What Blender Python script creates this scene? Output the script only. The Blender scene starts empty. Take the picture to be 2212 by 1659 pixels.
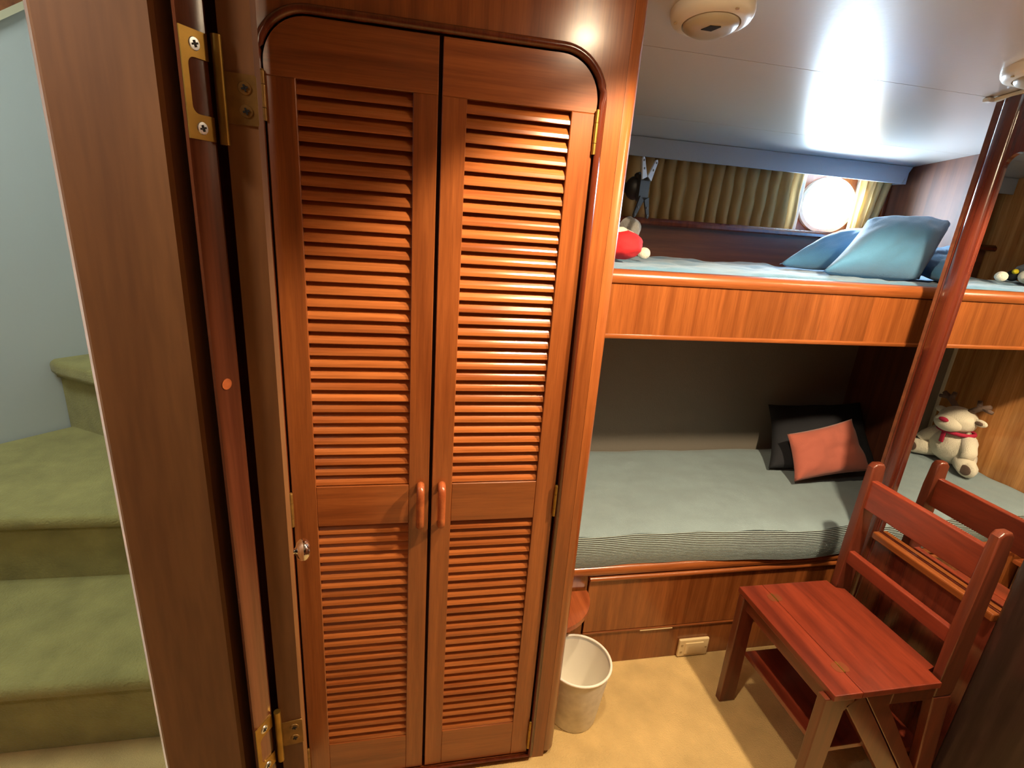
import bpy, bmesh, math, random
from mathutils import Vector, Matrix, noise
random.seed(7)
sc = bpy.context.scene
C = sc.collection
PI = math.pi

# ------------------------------------------------------------------ camera
R = math.radians
def cam_axes(w, p, r):
    z = Vector((math.sin(w)*math.cos(p), math.cos(w)*math.cos(p), -math.sin(p)))
    x = Vector((math.cos(w), -math.sin(w), 0)); y = z.cross(x)
    return (math.cos(r)*x + math.sin(r)*y, -math.sin(r)*x + math.cos(r)*y, z)
ax, ay, az = cam_axes(R(11.9558), R(17.8481), R(-4.2996))
cd = bpy.data.cameras.new('camera'); cam = bpy.data.objects.new('camera', cd); C.objects.link(cam)
cd.sensor_width = 36; cd.sensor_fit = 'HORIZONTAL'; cd.lens = 1111.878/2212*36; cd.clip_start = 0.01
m = Matrix.Identity(4)
for i in range(3):
    m[i][0] = ax[i]; m[i][1] = -ay[i]; m[i][2] = -az[i]
m[0][3], m[1][3], m[2][3] = 0, 0, 1.5
cam.matrix_world = m
sc.camera = cam

# ------------------------------------------------------------------ world, light, exposure
sc.view_settings.view_transform = 'Standard'
sc.view_settings.look = 'None'
sc.view_settings.gamma = 1
sc.view_settings.use_curve_mapping = False
sc.view_settings.exposure = 0.9
W = bpy.data.worlds.new('overcast_sky'); sc.world = W; W.use_nodes = True
bg = W.node_tree.nodes['Background']
bg.inputs[0].default_value = (0.62, 0.82, 1.0, 1); bg.inputs[1].default_value = 130.0
def portal(name, loc, rot, sx, sy):
    l = bpy.data.lights.new(name, 'AREA'); l.shape = 'RECTANGLE'; l.size = sx; l.size_y = sy
    l.cycles.is_portal = True
    o = bpy.data.objects.new(name, l); C.objects.link(o); o.location = loc; o.rotation_euler = rot
    return o
portal('window_portal', (1.755, 2.10, 1.647), (-PI/2, 0, 0), 0.27, 0.22)
portal('added_hatch_portal', (-1.45, 1.25, 2.765), (0, 0, 0), 0.62, 0.62)  # guides sky sampling through the added stair hatch
LAMP_COL = (1.0, 0.77, 0.50)
def lamp_light(name, loc, watts, angle=150, blend=0.35, rad=0.03, col=LAMP_COL, aim=None):
    l = bpy.data.lights.new(name, 'SPOT'); l.energy = watts; l.color = col
    l.spot_size = R(angle); l.spot_blend = blend; l.shadow_soft_size = rad
    o = bpy.data.objects.new(name, l); C.objects.link(o); o.location = loc
    if aim:
        o.rotation_euler = (Vector(aim)-Vector(loc)).to_track_quat('-Z', 'Y').to_euler()
    return o

sc.cycles.max_bounces = 4; sc.cycles.diffuse_bounces = 3; sc.cycles.glossy_bounces = 2
sc.cycles.transmission_bounces = 3; sc.cycles.transparent_max_bounces = 4

# ------------------------------------------------------------------ materials
MATS = {}
def new_mat(name):
    m = bpy.data.materials.new(name); m.use_nodes = True
    return m, m.node_tree, m.node_tree.nodes['Principled BSDF']
def N(nt, t, **kw):
    n = nt.nodes.new(t)
    for k, v in kw.items(): setattr(n, k, v)
    return n
def srgb(r, g, b):
    def f(c):
        c /= 255
        return c/12.92 if c <= .04045 else ((c+.055)/1.055)**2.4
    return (f(r), f(g), f(b), 1)
def ramp(nt, stops):
    n = N(nt, 'ShaderNodeValToRGB'); e = n.color_ramp.elements
    while len(e) < len(stops): e.new(.5)
    for i, (p, c) in enumerate(stops): e[i].position = p; e[i].color = c
    return n
def plain(name, col, rough=.5, metal=0, bump=0, bscale=200, var=0, vscale=6, coat=0, sheen=0, spec=.5):
    m, nt, b = new_mat(name)
    b.inputs['Base Color'].default_value = col; b.inputs['Roughness'].default_value = rough
    b.inputs['Metallic'].default_value = metal; b.inputs['Coat Weight'].default_value = coat
    b.inputs['Sheen Weight'].default_value = sheen; b.inputs['Specular IOR Level'].default_value = spec
    tc = N(nt, 'ShaderNodeTexCoord')
    if var:
        n = N(nt, 'ShaderNodeTexNoise'); n.inputs['Scale'].default_value = vscale; n.inputs['Detail'].default_value = 5
        nt.links.new(tc.outputs['Object'], n.inputs['Vector'])
        d = tuple(c*(1-var) for c in col[:3])+(1,); u = tuple(min(1, c*(1+var)) for c in col[:3])+(1,)
        r = ramp(nt, [(.3, d), (.7, u)]); nt.links.new(n.outputs['Fac'], r.inputs[0])
        nt.links.new(r.outputs[0], b.inputs['Base Color'])
    if bump:
        n = N(nt, 'ShaderNodeTexNoise'); n.inputs['Scale'].default_value = bscale; n.inputs['Detail'].default_value = 3
        nt.links.new(tc.outputs['Object'], n.inputs['Vector'])
        bp = N(nt, 'ShaderNodeBump'); bp.inputs['Strength'].default_value = bump; bp.inputs['Distance'].default_value = .004
        nt.links.new(n.outputs['Fac'], bp.inputs['Height']); nt.links.new(bp.outputs[0], b.inputs['Normal'])
    MATS[name] = m
    return m
def wood(name, dark, light, axis='Z', rough=.28, coat=.35, stretch=24, scale=1.7, bands=None, rand=.5, bandamt=.35):
    m, nt, b = new_mat(name)
    tc = N(nt, 'ShaderNodeTexCoord'); oi = N(nt, 'ShaderNodeObjectInfo')
    off = N(nt, 'ShaderNodeVectorMath', operation='SCALE'); off.inputs[0].default_value = (3.1, 5.7, 9.3)
    nt.links.new(oi.outputs['Random'], off.inputs['Scale'])
    add = N(nt, 'ShaderNodeVectorMath', operation='ADD')
    nt.links.new(tc.outputs['Object'], add.inputs[0]); nt.links.new(off.outputs[0], add.inputs[1])
    mp = N(nt, 'ShaderNodeMapping'); s = [stretch]*3; s['XYZ'.index(axis)] = 1
    mp.inputs['Scale'].default_value = s
    nt.links.new(add.outputs[0], mp.inputs[0])
    n1 = N(nt, 'ShaderNodeTexNoise'); n1.inputs['Scale'].default_value = scale; n1.inputs['Detail'].default_value = 4; n1.inputs['Distortion'].default_value = .5
    n2 = N(nt, 'ShaderNodeTexNoise'); n2.inputs['Scale'].default_value = scale*9; n2.inputs['Detail'].default_value = 2
    nt.links.new(mp.outputs[0], n1.inputs['Vector']); nt.links.new(mp.outputs[0], n2.inputs['Vector'])
    r1 = ramp(nt, [(.28, dark), (.72, light)]); nt.links.new(n1.outputs['Fac'], r1.inputs[0])
    mx = N(nt, 'ShaderNodeMixRGB', blend_type='MULTIPLY'); mx.inputs[0].default_value = .4
    r2 = ramp(nt, [(.35, (.62, .57, .54, 1)), (.6, (1, 1, 1, 1))]); nt.links.new(n2.outputs['Fac'], r2.inputs[0])
    nt.links.new(r1.outputs[0], mx.inputs[1]); nt.links.new(r2.outputs[0], mx.inputs[2])
    out = mx.outputs[0]
    hsv = N(nt, 'ShaderNodeHueSaturation')
    mr = N(nt, 'ShaderNodeMapRange'); mr.inputs[3].default_value = 1-.28*rand; mr.inputs[4].default_value = 1+.28*rand
    nt.links.new(oi.outputs['Random'], mr.inputs[0]); nt.links.new(mr.outputs[0], hsv.inputs['Value'])
    nt.links.new(out, hsv.inputs['Color']); out = hsv.outputs[0]
    if bands:
        bax, bw = bands
        sep = N(nt, 'ShaderNodeSeparateXYZ'); nt.links.new(tc.outputs['Object'], sep.inputs[0])
        mu = N(nt, 'ShaderNodeMath', operation='DIVIDE'); mu.inputs[1].default_value = bw
        nt.links.new(sep.outputs[bax], mu.inputs[0])
        fl = N(nt, 'ShaderNodeMath', operation='FLOOR'); nt.links.new(mu.outputs[0], fl.inputs[0])
        wn = N(nt, 'ShaderNodeTexWhiteNoise', noise_dimensions='1D'); nt.links.new(fl.outputs[0], wn.inputs['W'])
        h2 = N(nt, 'ShaderNodeHueSaturation'); m2 = N(nt, 'ShaderNodeMapRange')
        m2.inputs[3].default_value = 1-bandamt; m2.inputs[4].default_value = 1+bandamt
        nt.links.new(wn.outputs[0], m2.inputs[0]); nt.links.new(m2.outputs[0], h2.inputs['Value'])
        nt.links.new(out, h2.inputs['Color']); out = h2.outputs[0]
    nt.links.new(out, b.inputs['Base Color'])
    b.inputs['Roughness'].default_value = rough; b.inputs['Coat Weight'].default_value = coat; b.inputs['Coat Roughness'].default_value = .2
    MATS[name] = m
    return m

WD, WL = srgb(122, 62, 27), srgb(164, 93, 45)
wood('teak_z', WD, WL, 'Z', coat=.6); wood('teak_x', WD, WL, 'X', coat=.6); wood('teak_y', WD, WL, 'Y')
wood('slat_x', srgb(144, 76, 36), srgb(194, 116, 60), 'X', rand=.5, rough=.22)
wood('mould', srgb(84, 34, 18), srgb(112, 50, 26), 'Z', rough=.2, coat=.5)
wood('veneer', srgb(114, 60, 27), srgb(146, 84, 40), 'Z', bands=(0, .085), rough=.22, coat=.6, bandamt=.24)
wood('veneer_y_lit', srgb(164, 106, 56), srgb(208, 152, 92), 'Z', bands=(1, .11), rough=.25, coat=.4, bandamt=.2)  # paler than the fascia veneer: lamplight on the foot bulkhead put into colour
wood('hull_wood', srgb(84, 44, 26), srgb(118, 66, 38), 'X', rough=.5, coat=.05)
wood('head_wood', srgb(70, 34, 20), srgb(98, 52, 30), 'Z', rough=.6, coat=0)
wood('jamb_wood', srgb(118, 74, 36), srgb(152, 102, 56), 'Z', rough=.6, coat=0, stretch=10, scale=1.6)
wood('jamb_red', srgb(86, 44, 28), srgb(116, 64, 40), 'Z', rough=.22, coat=.5)
wood('chair_y', srgb(88, 33, 22), srgb(146, 60, 37), 'Y', rough=.3, coat=.3, stretch=9)
wood('chair_z', srgb(82, 36, 24), srgb(112, 53, 33), 'Z', rough=.3, coat=.3)
wood('post_wood', srgb(70, 26, 18), srgb(98, 42, 27), 'Z', rough=.15, coat=.9)
wood('shaded_post', srgb(40, 28, 24), srgb(56, 40, 34), 'Z', rough=.3, coat=.3)  # shade on the near upright is put into this wood colour
wood('shelf_red', srgb(146, 72, 38), srgb(190, 104, 58), 'Y', rough=.3)
plain('carpet', srgb(212, 180, 120), .95, bump=.9, bscale=230, var=.14, vscale=9, sheen=.2, spec=.1)
plain('carpet_dim_light', srgb(162, 150, 92), .95, bump=1.0, bscale=170, var=.16, vscale=11, sheen=.2, spec=.1)  # same carpet as the floor, dim cool light put into its colour
plain('ceiling_white', srgb(204, 197, 188), .3, bump=.06, bscale=90, spec=.5)
_c = MATS['ceiling_white'].node_tree.nodes['Principled BSDF']
_c.inputs['Coat Weight'].default_value = 1; _c.inputs['Coat Roughness'].default_value = .21; _c.inputs['Coat IOR'].default_value = 1.6
plain('wall_white', srgb(204, 208, 208), .6, bump=.05, bscale=60)
plain('cream', srgb(224, 212, 180), .35)
plain('lining', srgb(128, 122, 112), .8, bump=.2, bscale=160)
plain('valance_grey', srgb(150, 156, 164), .8, bump=.2, bscale=300)
plain('brass', srgb(160, 126, 58), .38, .9, var=.15, vscale=60)
plain('brass_dull', srgb(140, 104, 52), .42, .55, var=.2, vscale=80)
plain('patina', srgb(140, 74, 44), .4, .4)
plain('chrome', srgb(220, 220, 222), .08, 1)
plain('steel', srgb(214, 220, 226), .3, 1)
plain('black_recess', srgb(16, 14, 18), .6)
plain('black_plastic', srgb(11, 11, 13), .5, spec=.12)
plain('bracket_daylit', srgb(150, 170, 196), .35, .6)  # black bracket's upper arms, bluish daylight put into their colour
plain('white_plastic', srgb(222, 216, 200), .3, coat=.3)
plain('ivory', srgb(220, 196, 148), .4)
plain('ivory_dark', srgb(176, 150, 104), .5)
plain('dome', srgb(180, 168, 142), .3, coat=.3)
plain('bin_grey', srgb(226, 224, 218), .45, var=.12, vscale=34)
plain('bin_white', srgb(246, 240, 226), .35)
plain('backing', srgb(92, 64, 50), .9)
plain('red_cloth', srgb(196, 26, 34), .8, bump=.2)
plain('plush_white', srgb(226, 218, 196), .95, bump=.8, bscale=260, sheen=.4)
plain('plush_grey', srgb(120, 122, 120), .95, bump=.8, bscale=240, sheen=.4)
plain('plush_black', srgb(22, 24, 30), .9)
plain('plush_brown', srgb(112, 90, 78), .95, bump=.6, bscale=240)
plain('yellow_felt', srgb(232, 214, 40), .8)
plain('nose_red', srgb(168, 24, 60), .8)
plain('terracotta', srgb(172, 92, 74), .85, bump=.35, bscale=500, sheen=.2)
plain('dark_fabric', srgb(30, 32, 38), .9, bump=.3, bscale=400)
plain('blue_bed', srgb(80, 126, 156), .85, bump=.35, bscale=300, var=.07, vscale=14, sheen=.3)
plain('blue_pillow', srgb(74, 130, 170), .85, bump=.4, bscale=380, var=.06, vscale=10, sheen=.3)
plain('grey_green', srgb(128, 148, 154), .85, bump=.3, bscale=300, var=.06, vscale=12, sheen=.2)
# mirror glass
mm, nt, b = new_mat('mirror_glass')
b.inputs['Base Color'].default_value = (.86, .88, .88, 1); b.inputs['Metallic'].default_value = 1; b.inputs['Roughness'].default_value = 0.0
MATS['mirror_glass'] = mm
# window pane: clear with a faint reflection
mm = bpy.data.materials.new('pane'); mm.use_nodes = True; nt = mm.node_tree; nt.nodes.clear()
o_ = N(nt, 'ShaderNodeOutputMaterial'); t_ = N(nt, 'ShaderNodeBsdfTransparent'); g_ = N(nt, 'ShaderNodeBsdfGlossy'); x_ = N(nt, 'ShaderNodeMixShader')
g_.inputs['Roughness'].default_value = .02; x_.inputs[0].default_value = .05
nt.links.new(t_.outputs[0], x_.inputs[1]); nt.links.new(g_.outputs[0], x_.inputs[2]); nt.links.new(x_.outputs[0], o_.inputs[0])
MATS['pane'] = mm
mm = bpy.data.materials.new('smoked'); mm.use_nodes = True; nt = mm.node_tree; nt.nodes.clear()
o_ = N(nt, 'ShaderNodeOutputMaterial'); t_ = N(nt, 'ShaderNodeBsdfTransparent'); t_.inputs[0].default_value = (.33, .31, .27, 1); nt.links.new(t_.outputs[0], o_.inputs[0])
MATS['smoked'] = mm  # tint that dims the sky through the added hatch
# curtain: thin cloth that lets some daylight through
mm = bpy.data.materials.new('curtain'); mm.use_nodes = True; nt = mm.node_tree; nt.nodes.clear()
o_ = N(nt, 'ShaderNodeOutputMaterial'); d_ = N(nt, 'ShaderNodeBsdfDiffuse'); t_ = N(nt, 'ShaderNodeBsdfTranslucent'); x_ = N(nt, 'ShaderNodeMixShader')
d_.inputs[0].default_value = srgb(176, 148, 102); t_.inputs[0].default_value = srgb(176, 148, 102); x_.inputs[0].default_value = .3
nt.links.new(d_.outputs[0], x_.inputs[1]); nt.links.new(t_.outputs[0], x_.inputs[2]); nt.links.new(x_.outputs[0], o_.inputs[0])
MATS['curtain'] = mm
# ribbed mattress skirt: fine horizontal ribs
mm, nt, b = new_mat('ribbed'); tc = N(nt, 'ShaderNodeTexCoord'); sp = N(nt, 'ShaderNodeSeparateXYZ'); nt.links.new(tc.outputs['Object'], sp.inputs[0])
mu = N(nt, 'ShaderNodeMath', operation='MULTIPLY'); mu.inputs[1].default_value = 2*PI/.0062; nt.links.new(sp.outputs[2], mu.inputs[0])
sn = N(nt, 'ShaderNodeMath', operation='SINE'); nt.links.new(mu.outputs[0], sn.inputs[0])
rr = ramp(nt, [(.0, srgb(106, 124, 128)), (.7, srgb(160, 178, 178))]); mr = N(nt, 'ShaderNodeMapRange'); mr.inputs[1].default_value = -1
nt.links.new(sn.outputs[0], mr.inputs[0]); nt.links.new(mr.outputs[0], rr.inputs[0]); nt.links.new(rr.outputs[0], b.inputs['Base Color'])
bp = N(nt, 'ShaderNodeBump'); bp.inputs['Distance'].default_value = .002; nt.links.new(sn.outputs[0], bp.inputs['Height']); nt.links.new(bp.outputs[0], b.inputs['Normal'])
b.inputs['Roughness'].default_value = .85; MATS['ribbed'] = mm
# emissive lamp glass
mm, nt, b = new_mat('lamp_glow'); b.inputs['Emission Color'].default_value = LAMP_COL+(1,); b.inputs['Emission Strength'].default_value = 75; MATS['lamp_glow'] = mm

# ------------------------------------------------------------------ mesh helpers
def wloc(o):
    v = Vector((0, 0, 0))
    while o: v += o.location; o = o.parent
    return v
def obj(name, bm, mat, parent=None, smooth=False):
    if parent is not None: bmesh.ops.translate(bm, verts=bm.verts, vec=-wloc(parent))
    bmesh.ops.recalc_face_normals(bm, faces=bm.faces)
    me = bpy.data.meshes.new(name); bm.to_mesh(me); bm.free()
    me.materials.append(MATS[mat] if isinstance(mat, str) else mat)
    if smooth:
        for p in me.polygons: p.use_smooth = True
        if smooth != 'all': me.set_sharp_from_angle(angle=R(smooth if smooth is not True else 40))
    o = bpy.data.objects.new(name, me); C.objects.link(o); o.parent = parent
    return o
def tag(o, label, cat, group=None):
    o['label'] = label; o['category'] = cat
    if group: o['group'] = group
    return o
def thing(name, label, cat, loc, group=None):
    o = bpy.data.objects.new(name, None); C.objects.link(o); o.location = loc; o.empty_display_size = .05
    return tag(o, label, cat, group)
def struct(name, bm, mat, label=None, parent=None, smooth=False):
    o = obj(name, bm, mat, parent, smooth)
    if parent is None:
        o['kind'] = 'structure'; o['label'] = label; o['category'] = name.split('_')[0]
    return o
def B(): return bmesh.new()
def box(bm, x0, x1, y0, y1, z0, z1, bev=0, seg=2):
    r = bmesh.ops.create_cube(bm, size=1)
    vs = r['verts']
    for v in vs:
        v.co = Vector((x0+(v.co.x+.5)*(x1-x0), y0+(v.co.y+.5)*(y1-y0), z0+(v.co.z+.5)*(z1-z0)))
    if bev:
        es = set(e for v in vs for e in v.link_edges)
        bmesh.ops.bevel(bm, geom=list(es), offset=bev, segments=seg, profile=.5, affect='EDGES')
    return bm
def prism(bm, pts, a0, a1, axis='Z', bev=0, seg=2):
    """outline pts extruded along axis. Z: (x,y); Y: (x,z); X: (y,z)"""
    def mk(p, a):
        return Vector((p[0], p[1], a)) if axis == 'Z' else (Vector((p[0], a, p[1])) if axis == 'Y' else Vector((a, p[0], p[1])))
    lo = [bm.verts.new(mk(p, a0)) for p in pts]; hi = [bm.verts.new(mk(p, a1)) for p in pts]
    n = len(pts); fs = [bm.faces.new(lo[::-1]), bm.faces.new(hi)]
    for i in range(n): fs.append(bm.faces.new((lo[i], lo[(i+1) % n], hi[(i+1) % n], hi[i])))
    if bev:
        es = set(e for f in fs[:2] for e in f.edges)
        bmesh.ops.bevel(bm, geom=list(es), offset=bev, segments=seg, profile=.5, affect='EDGES')
    return bm
def plate(bm, outer, inner, a0, a1, axis='Y'):
    """flat plate with a hole, extruded"""
    def mk(p, a):
        return Vector((p[0], p[1], a)) if axis == 'Z' else (Vector((p[0], a, p[1])) if axis == 'Y' else Vector((a, p[0], p[1])))
    es = []
    for loop in (outer, inner):
        vs = [bm.verts.new(mk(p, a0)) for p in loop]
        es += [bm.edges.new((vs[i], vs[(i+1) % len(vs)])) for i in range(len(vs))]
    r = bmesh.ops.triangle_fill(bm, use_beauty=True, use_dissolve=False, edges=es)
    fs = [g for g in r['geom'] if isinstance(g, bmesh.types.BMFace)]
    e = bmesh.ops.extrude_face_region(bm, geom=fs)
    vs = [g for g in e['geom'] if isinstance(g, bmesh.types.BMVert)]
    d = {'Z': Vector((0, 0, a1-a0)), 'Y': Vector((0, a1-a0, 0)), 'X': Vector((a1-a0, 0, 0))}[axis]
    bmesh.ops.translate(bm, verts=vs, vec=d)
    return bm
def rrect(x0, x1, z0, z1, r, seg=8, corners=(1, 1, 1, 1)):
    """rounded rectangle, corners order: x0z0, x1z0, x1z1, x0z1"""
    out = []
    for k, (cx, cz, a) in enumerate(((x0, z0, PI), (x1, z0, 1.5*PI), (x1, z1, 0), (x0, z1, .5*PI))):
        if corners[k]:
            ccx = cx + r*(1 if cx == x0 else -1); ccz = cz + r*(1 if cz == z0 else -1)
            for i in range(seg+1):
                t = a + .5*PI*i/seg; out.append((ccx+r*math.cos(t), ccz+r*math.sin(t)))
        else: out.append((cx, cz))
    return out
def tube(bm, pts, rad, n=10, closed=False, cap=True, up=(0, 0, 1)):
    pts = [Vector(p) for p in pts]; L = len(pts); rings = []
    up = Vector(up)
    for i, p in enumerate(pts):
        a = pts[i-1] if (i > 0 or closed) else p; c = pts[(i+1) % L] if (i < L-1 or closed) else p
        t = (c-a).normalized()
        u = up if abs(t.dot(up)) < .95 else Vector((0, 1, 0))
        s = t.cross(u).normalized(); w = s.cross(t)
        r = rad[i] if isinstance(rad, (list, tuple)) else rad
        rings.append([bm.verts.new(p + (s*math.cos(2*PI*k/n) + w*math.sin(2*PI*k/n))*r) for k in range(n)])
    for i in range(L if closed else L-1):
        a, c = rings[i], rings[(i+1) % L]
        for k in range(n): bm.faces.new((a[k], a[(k+1) % n], c[(k+1) % n], c[k]))
    if cap and not closed:
        bm.faces.new(rings[0][::-1]); bm.faces.new(rings[-1])
    return bm
def lathe(bm, prof, c=(0, 0, 0), n=32, rot=None):
    """prof: (r,z) list"""
    rings = []
    for r, z in prof:
        if r < 1e-6: rings.append([bm.verts.new((0, 0, z))])
        else: rings.append([bm.verts.new((r*math.cos(2*PI*k/n), r*math.sin(2*PI*k/n), z)) for k in range(n)])
    vs = [v for q in rings for v in q]
    for a, b2 in zip(rings, rings[1:]):
        for k in range(n):
            k2 = (k+1) % n
            if len(a) == 1 and len(b2) == 1: continue
            if len(a) == 1: bm.faces.new((a[0], b2[k2], b2[k]))
            elif len(b2) == 1: bm.faces.new((a[k], a[k2], b2[0]))
            else: bm.faces.new((a[k], a[k2], b2[k2], b2[k]))
    M = Matrix.Translation(Vector(c)) @ (rot.to_4x4() if rot is not None else Matrix.Identity(4))
    bmesh.ops.transform(bm, matrix=M, verts=vs)
    return bm
def blob(bm, c, r, sub=3, rot=None, lump=0, seed=0, freq=9):
    q = bmesh.ops.create_icosphere(bm, subdivisions=sub, radius=1)
    for v in q['verts']:
        k = 1 + lump*noise.noise(v.co*freq*.3 + Vector((seed*3.1, seed, 0)))
        v.co = Vector((v.co.x*r[0], v.co.y*r[1], v.co.z*r[2]))*k
    M = Matrix.Translation(Vector(c)) @ (rot.to_4x4() if rot is not None else Matrix.Identity(4))
    bmesh.ops.transform(bm, matrix=M, verts=q['verts'])
    return bm
def pillow_bm(corners, thick, n=26, seed=0, wr=.012, pw=2.4):
    """stuffed cushion spanning four corners (bl, br, tr, tl)"""
    bl, br, tr, tl = [Vector(c) for c in corners]
    bm = B(); nrm = ((br-bl).cross(tl-bl)).normalized()
    top, bot = {}, {}
    for i in range(n+1):
        for j in range(n+1):
            u, v = i/n, j/n; a, b2 = 2*u-1, 2*v-1
            # pinch: sides draw inwards between the pointed corners
            uu = .5+.5*a*(1-.07*(1-b2*b2)); vv = .5+.5*b2*(1-.07*(1-a*a))
            p = bl.lerp(br, uu).lerp(tl.lerp(tr, uu), vv)
            h = max(0, (1-abs(a)**pw)*(1-abs(b2)**pw))**.5*thick*.5
            w = noise.noise(Vector((u*3+seed, v*3, seed)))*wr + noise.noise(Vector((u*9+seed, v*7, 4+seed)))*wr*.45
            edge = i in (0, n) or j in (0, n)
            top[i, j] = bm.verts.new(p + nrm*(h + (0 if edge else w*min(1, h/thick*4))))
            bot[i, j] = top[i, j] if edge else bm.verts.new(p - nrm*h)
    for i in range(n):
        for j in range(n):
            bm.faces.new((top[i, j], top[i+1, j], top[i+1, j+1], top[i, j+1]))
            q = (bot[i, j+1], bot[i+1, j+1], bot[i+1, j], bot[i, j])
            try: bm.faces.new(q)
            except ValueError: pass
    return bm

def zc(y): return 2.013-.1*y if y > .5 else 1.963

# ------------------------------------------------------------------ room shell
bm = B(); box(bm, -2.7, 2.2, -1.4, 3.2, -.06, 0)
struct('floor', bm, 'carpet', 'beige carpet covering the cabin floor')
# ceiling: backing slab with three lining panels
bm = B()
prism(bm, [(-1.4, 1.975), (.5, 1.975), (2.1, 2.025-.1*2.1), (2.1, 2.03), (-1.4, 2.03)], -.62, 2.1, 'X')
ceiling = struct('ceiling', bm, 'black_recess', 'white lined cabin ceiling sloping down to the hull')
for a, c in ((-1.4, 1.2545), (1.2565, 1.723), (1.725, 2.08)):
    bm = B(); lo = [(y, zc(y)) for y in (a, .5, c) if a <= y <= c]
    prism(bm, lo + [(y, z+.011) for y, z in lo[::-1]], -.62, 2.09, 'X', bev=.0012, seg=1)
    struct('ceiling_panel', bm, 'ceiling_white', parent=ceiling)
bm = B()   # stairwell roof, opened for the added hatch that lights the stairs
plate(bm, [(-2.7, -1.4), (-.6, -1.4), (-.6, 3.2), (-2.7, 3.2)], [(-1.76, .94), (-1.14, .94), (-1.14, 1.56), (-1.76, 1.56)], 2.72, 2.75, 'Z')
struct('ceiling_stairwell', bm, 'wall_white', 'white stairwell ceiling above the carpeted steps')
bm = B(); box(bm, -1.76, -1.14, .94, 1.56, 2.733, 2.743); struct('window_added', bm, 'smoked', 'unseen tinted hatch added to light the stairs')
bm = B(); box(bm, -.64, -.60, -1.4, 3.2, 1.96, 2.75)
struct('wall_header', bm, 'wall_white', 'white upper wall between cabin ceiling and stairwell')
bm = B(); box(bm, -2.7, 2.2, -1.44, -1.4, 0, 2.75)
struct('wall_back', bm, 'hull_wood', 'brown wood wall behind the camera')
# stairwell walls
d1, d2 = Vector((-1.605, 2.228)), Vector((-1.454, 2.393)); dd = (d2-d1).normalized(); nn = Vector((-dd.y, dd.x))
wa, wb = d1-dd*1.5, d2+dd*.75
bm = B(); prism(bm, [wa, wb, wb+nn*.04, wa+nn*.04], 0, 2.75, 'Z')
struct('wall_left', bm, 'wall_white', 'bluish white wall beside the carpeted stairs')
bm = B(); box(bm, -2.7, -2.66, -1.4, 1.15, 0, 2.75); struct('wall_port', bm, 'wall_white', 'pale far left wall of the stairwell')
bm = B(); prism(bm, [(wb.x, wb.y), (-.62, wb.y), (-.62, wb.y+.04), (wb.x, wb.y+.04)], 0, 2.75); struct('wall_end', bm, 'wall_white', 'pale end wall behind the stairs')
bm = B(); box(bm, -.62, -.585, 1.12, wb.y+.04, 0, 2.0); struct('wall_inner', bm, 'wall_white', 'pale wall between stairs and wardrobe')
# sloping cream moulding with brown panel above, top of the stair wall
def on_wall(s, z, off): p = d2+dd*s-nn*off; return Vector((p.x, p.y, z))
for nm, z0, z1, mt, off, lb in (('trim_1', -.02, .006, 'cream', .02, 'cream sloping moulding at the top of the stair wall'), ('trim_2', .006, .6, 'teak_x', .012, 'brown wood panel above the cream moulding over the stairs')):
    bm = B(); vs = []
    for o_ in (0, off):
        vs.append([bm.verts.new(on_wall(s, z, o_)) for s, z in ((-.3, 1.79+z0), (.5, 2.40+z0), (.5, 2.40+z1), (-.3, 1.79+z1))])
    a, c = vs
    bm.faces.new(a[::-1]); bm.faces.new(c)
    for i in range(4): bm.faces.new((a[i], a[(i+1) % 4], c[(i+1) % 4], c[i]))
    struct(nm, bm, mt, lb)

# hull wall and bunk surround
LIN = 2.0
bm = B(); box(bm, .40, 2.08, LIN-.03, LIN+.03, 0, 1.2); struct('wall_hull', bm, 'lining', 'grey lined hull wall behind the lower bunk')
bm = B(); box(bm, .40, 2.08, 1.985, 2.06, 1.2, 1.52); struct('wall_hull_upper', bm, 'hull_wood', 'dark wood hull panel behind the upper bunk')
oval = [(1.755+.124*math.cos(2*PI*i/48), 1.647+.1*math.sin(2*PI*i/48)) for i in range(48)]
bm = B(); plate(bm, [(.40, 1.52), (2.08, 1.52), (2.08, 1.86), (.40, 1.86)], oval, 2.06, 2.085, 'Y')
struct('wall_window', bm, 'teak_z', 'warm wood hull panel holding the porthole')
bm = B(); prism(bm, [(1.945, 1.532), (1.94, 1.526), (1.94, 1.516), (1.945, 1.511), (2.06, 1.511), (2.06, 1.537), (1.95, 1.537)], .42, 2.03, 'X', bev=.002)
struct('trim_3', bm, 'mould', 'dark wood ledge running under the curtains')
bm = B(); box(bm, 2.035, 2.09, 1.2, 2.08, 0, 1.95); struct('wall_head', bm, 'head_wood', 'dark wood bulkhead at the pillow end of the bunks')
bm = B(); box(bm, 2.018, 2.036, 2.03, 2.06, 1.537, 1.79, .003); struct('trim_4', bm, 'mould', 'dark corner batten beside the short curtain')
bm = B(); box(bm, .395, .424, 1.10, 2.08, 0, 1.95); struct('wall_foot', bm, 'veneer_y_lit', 'brown wood bulkhead at the foot end of the bunks')
bm = B(); box(bm, .4235, .430, 1.955, 1.972, .55, 1.17, .002); struct('trim_5', bm, 'cream', 'pale strip edging the foot bulkhead by the lower bunk')

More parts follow.
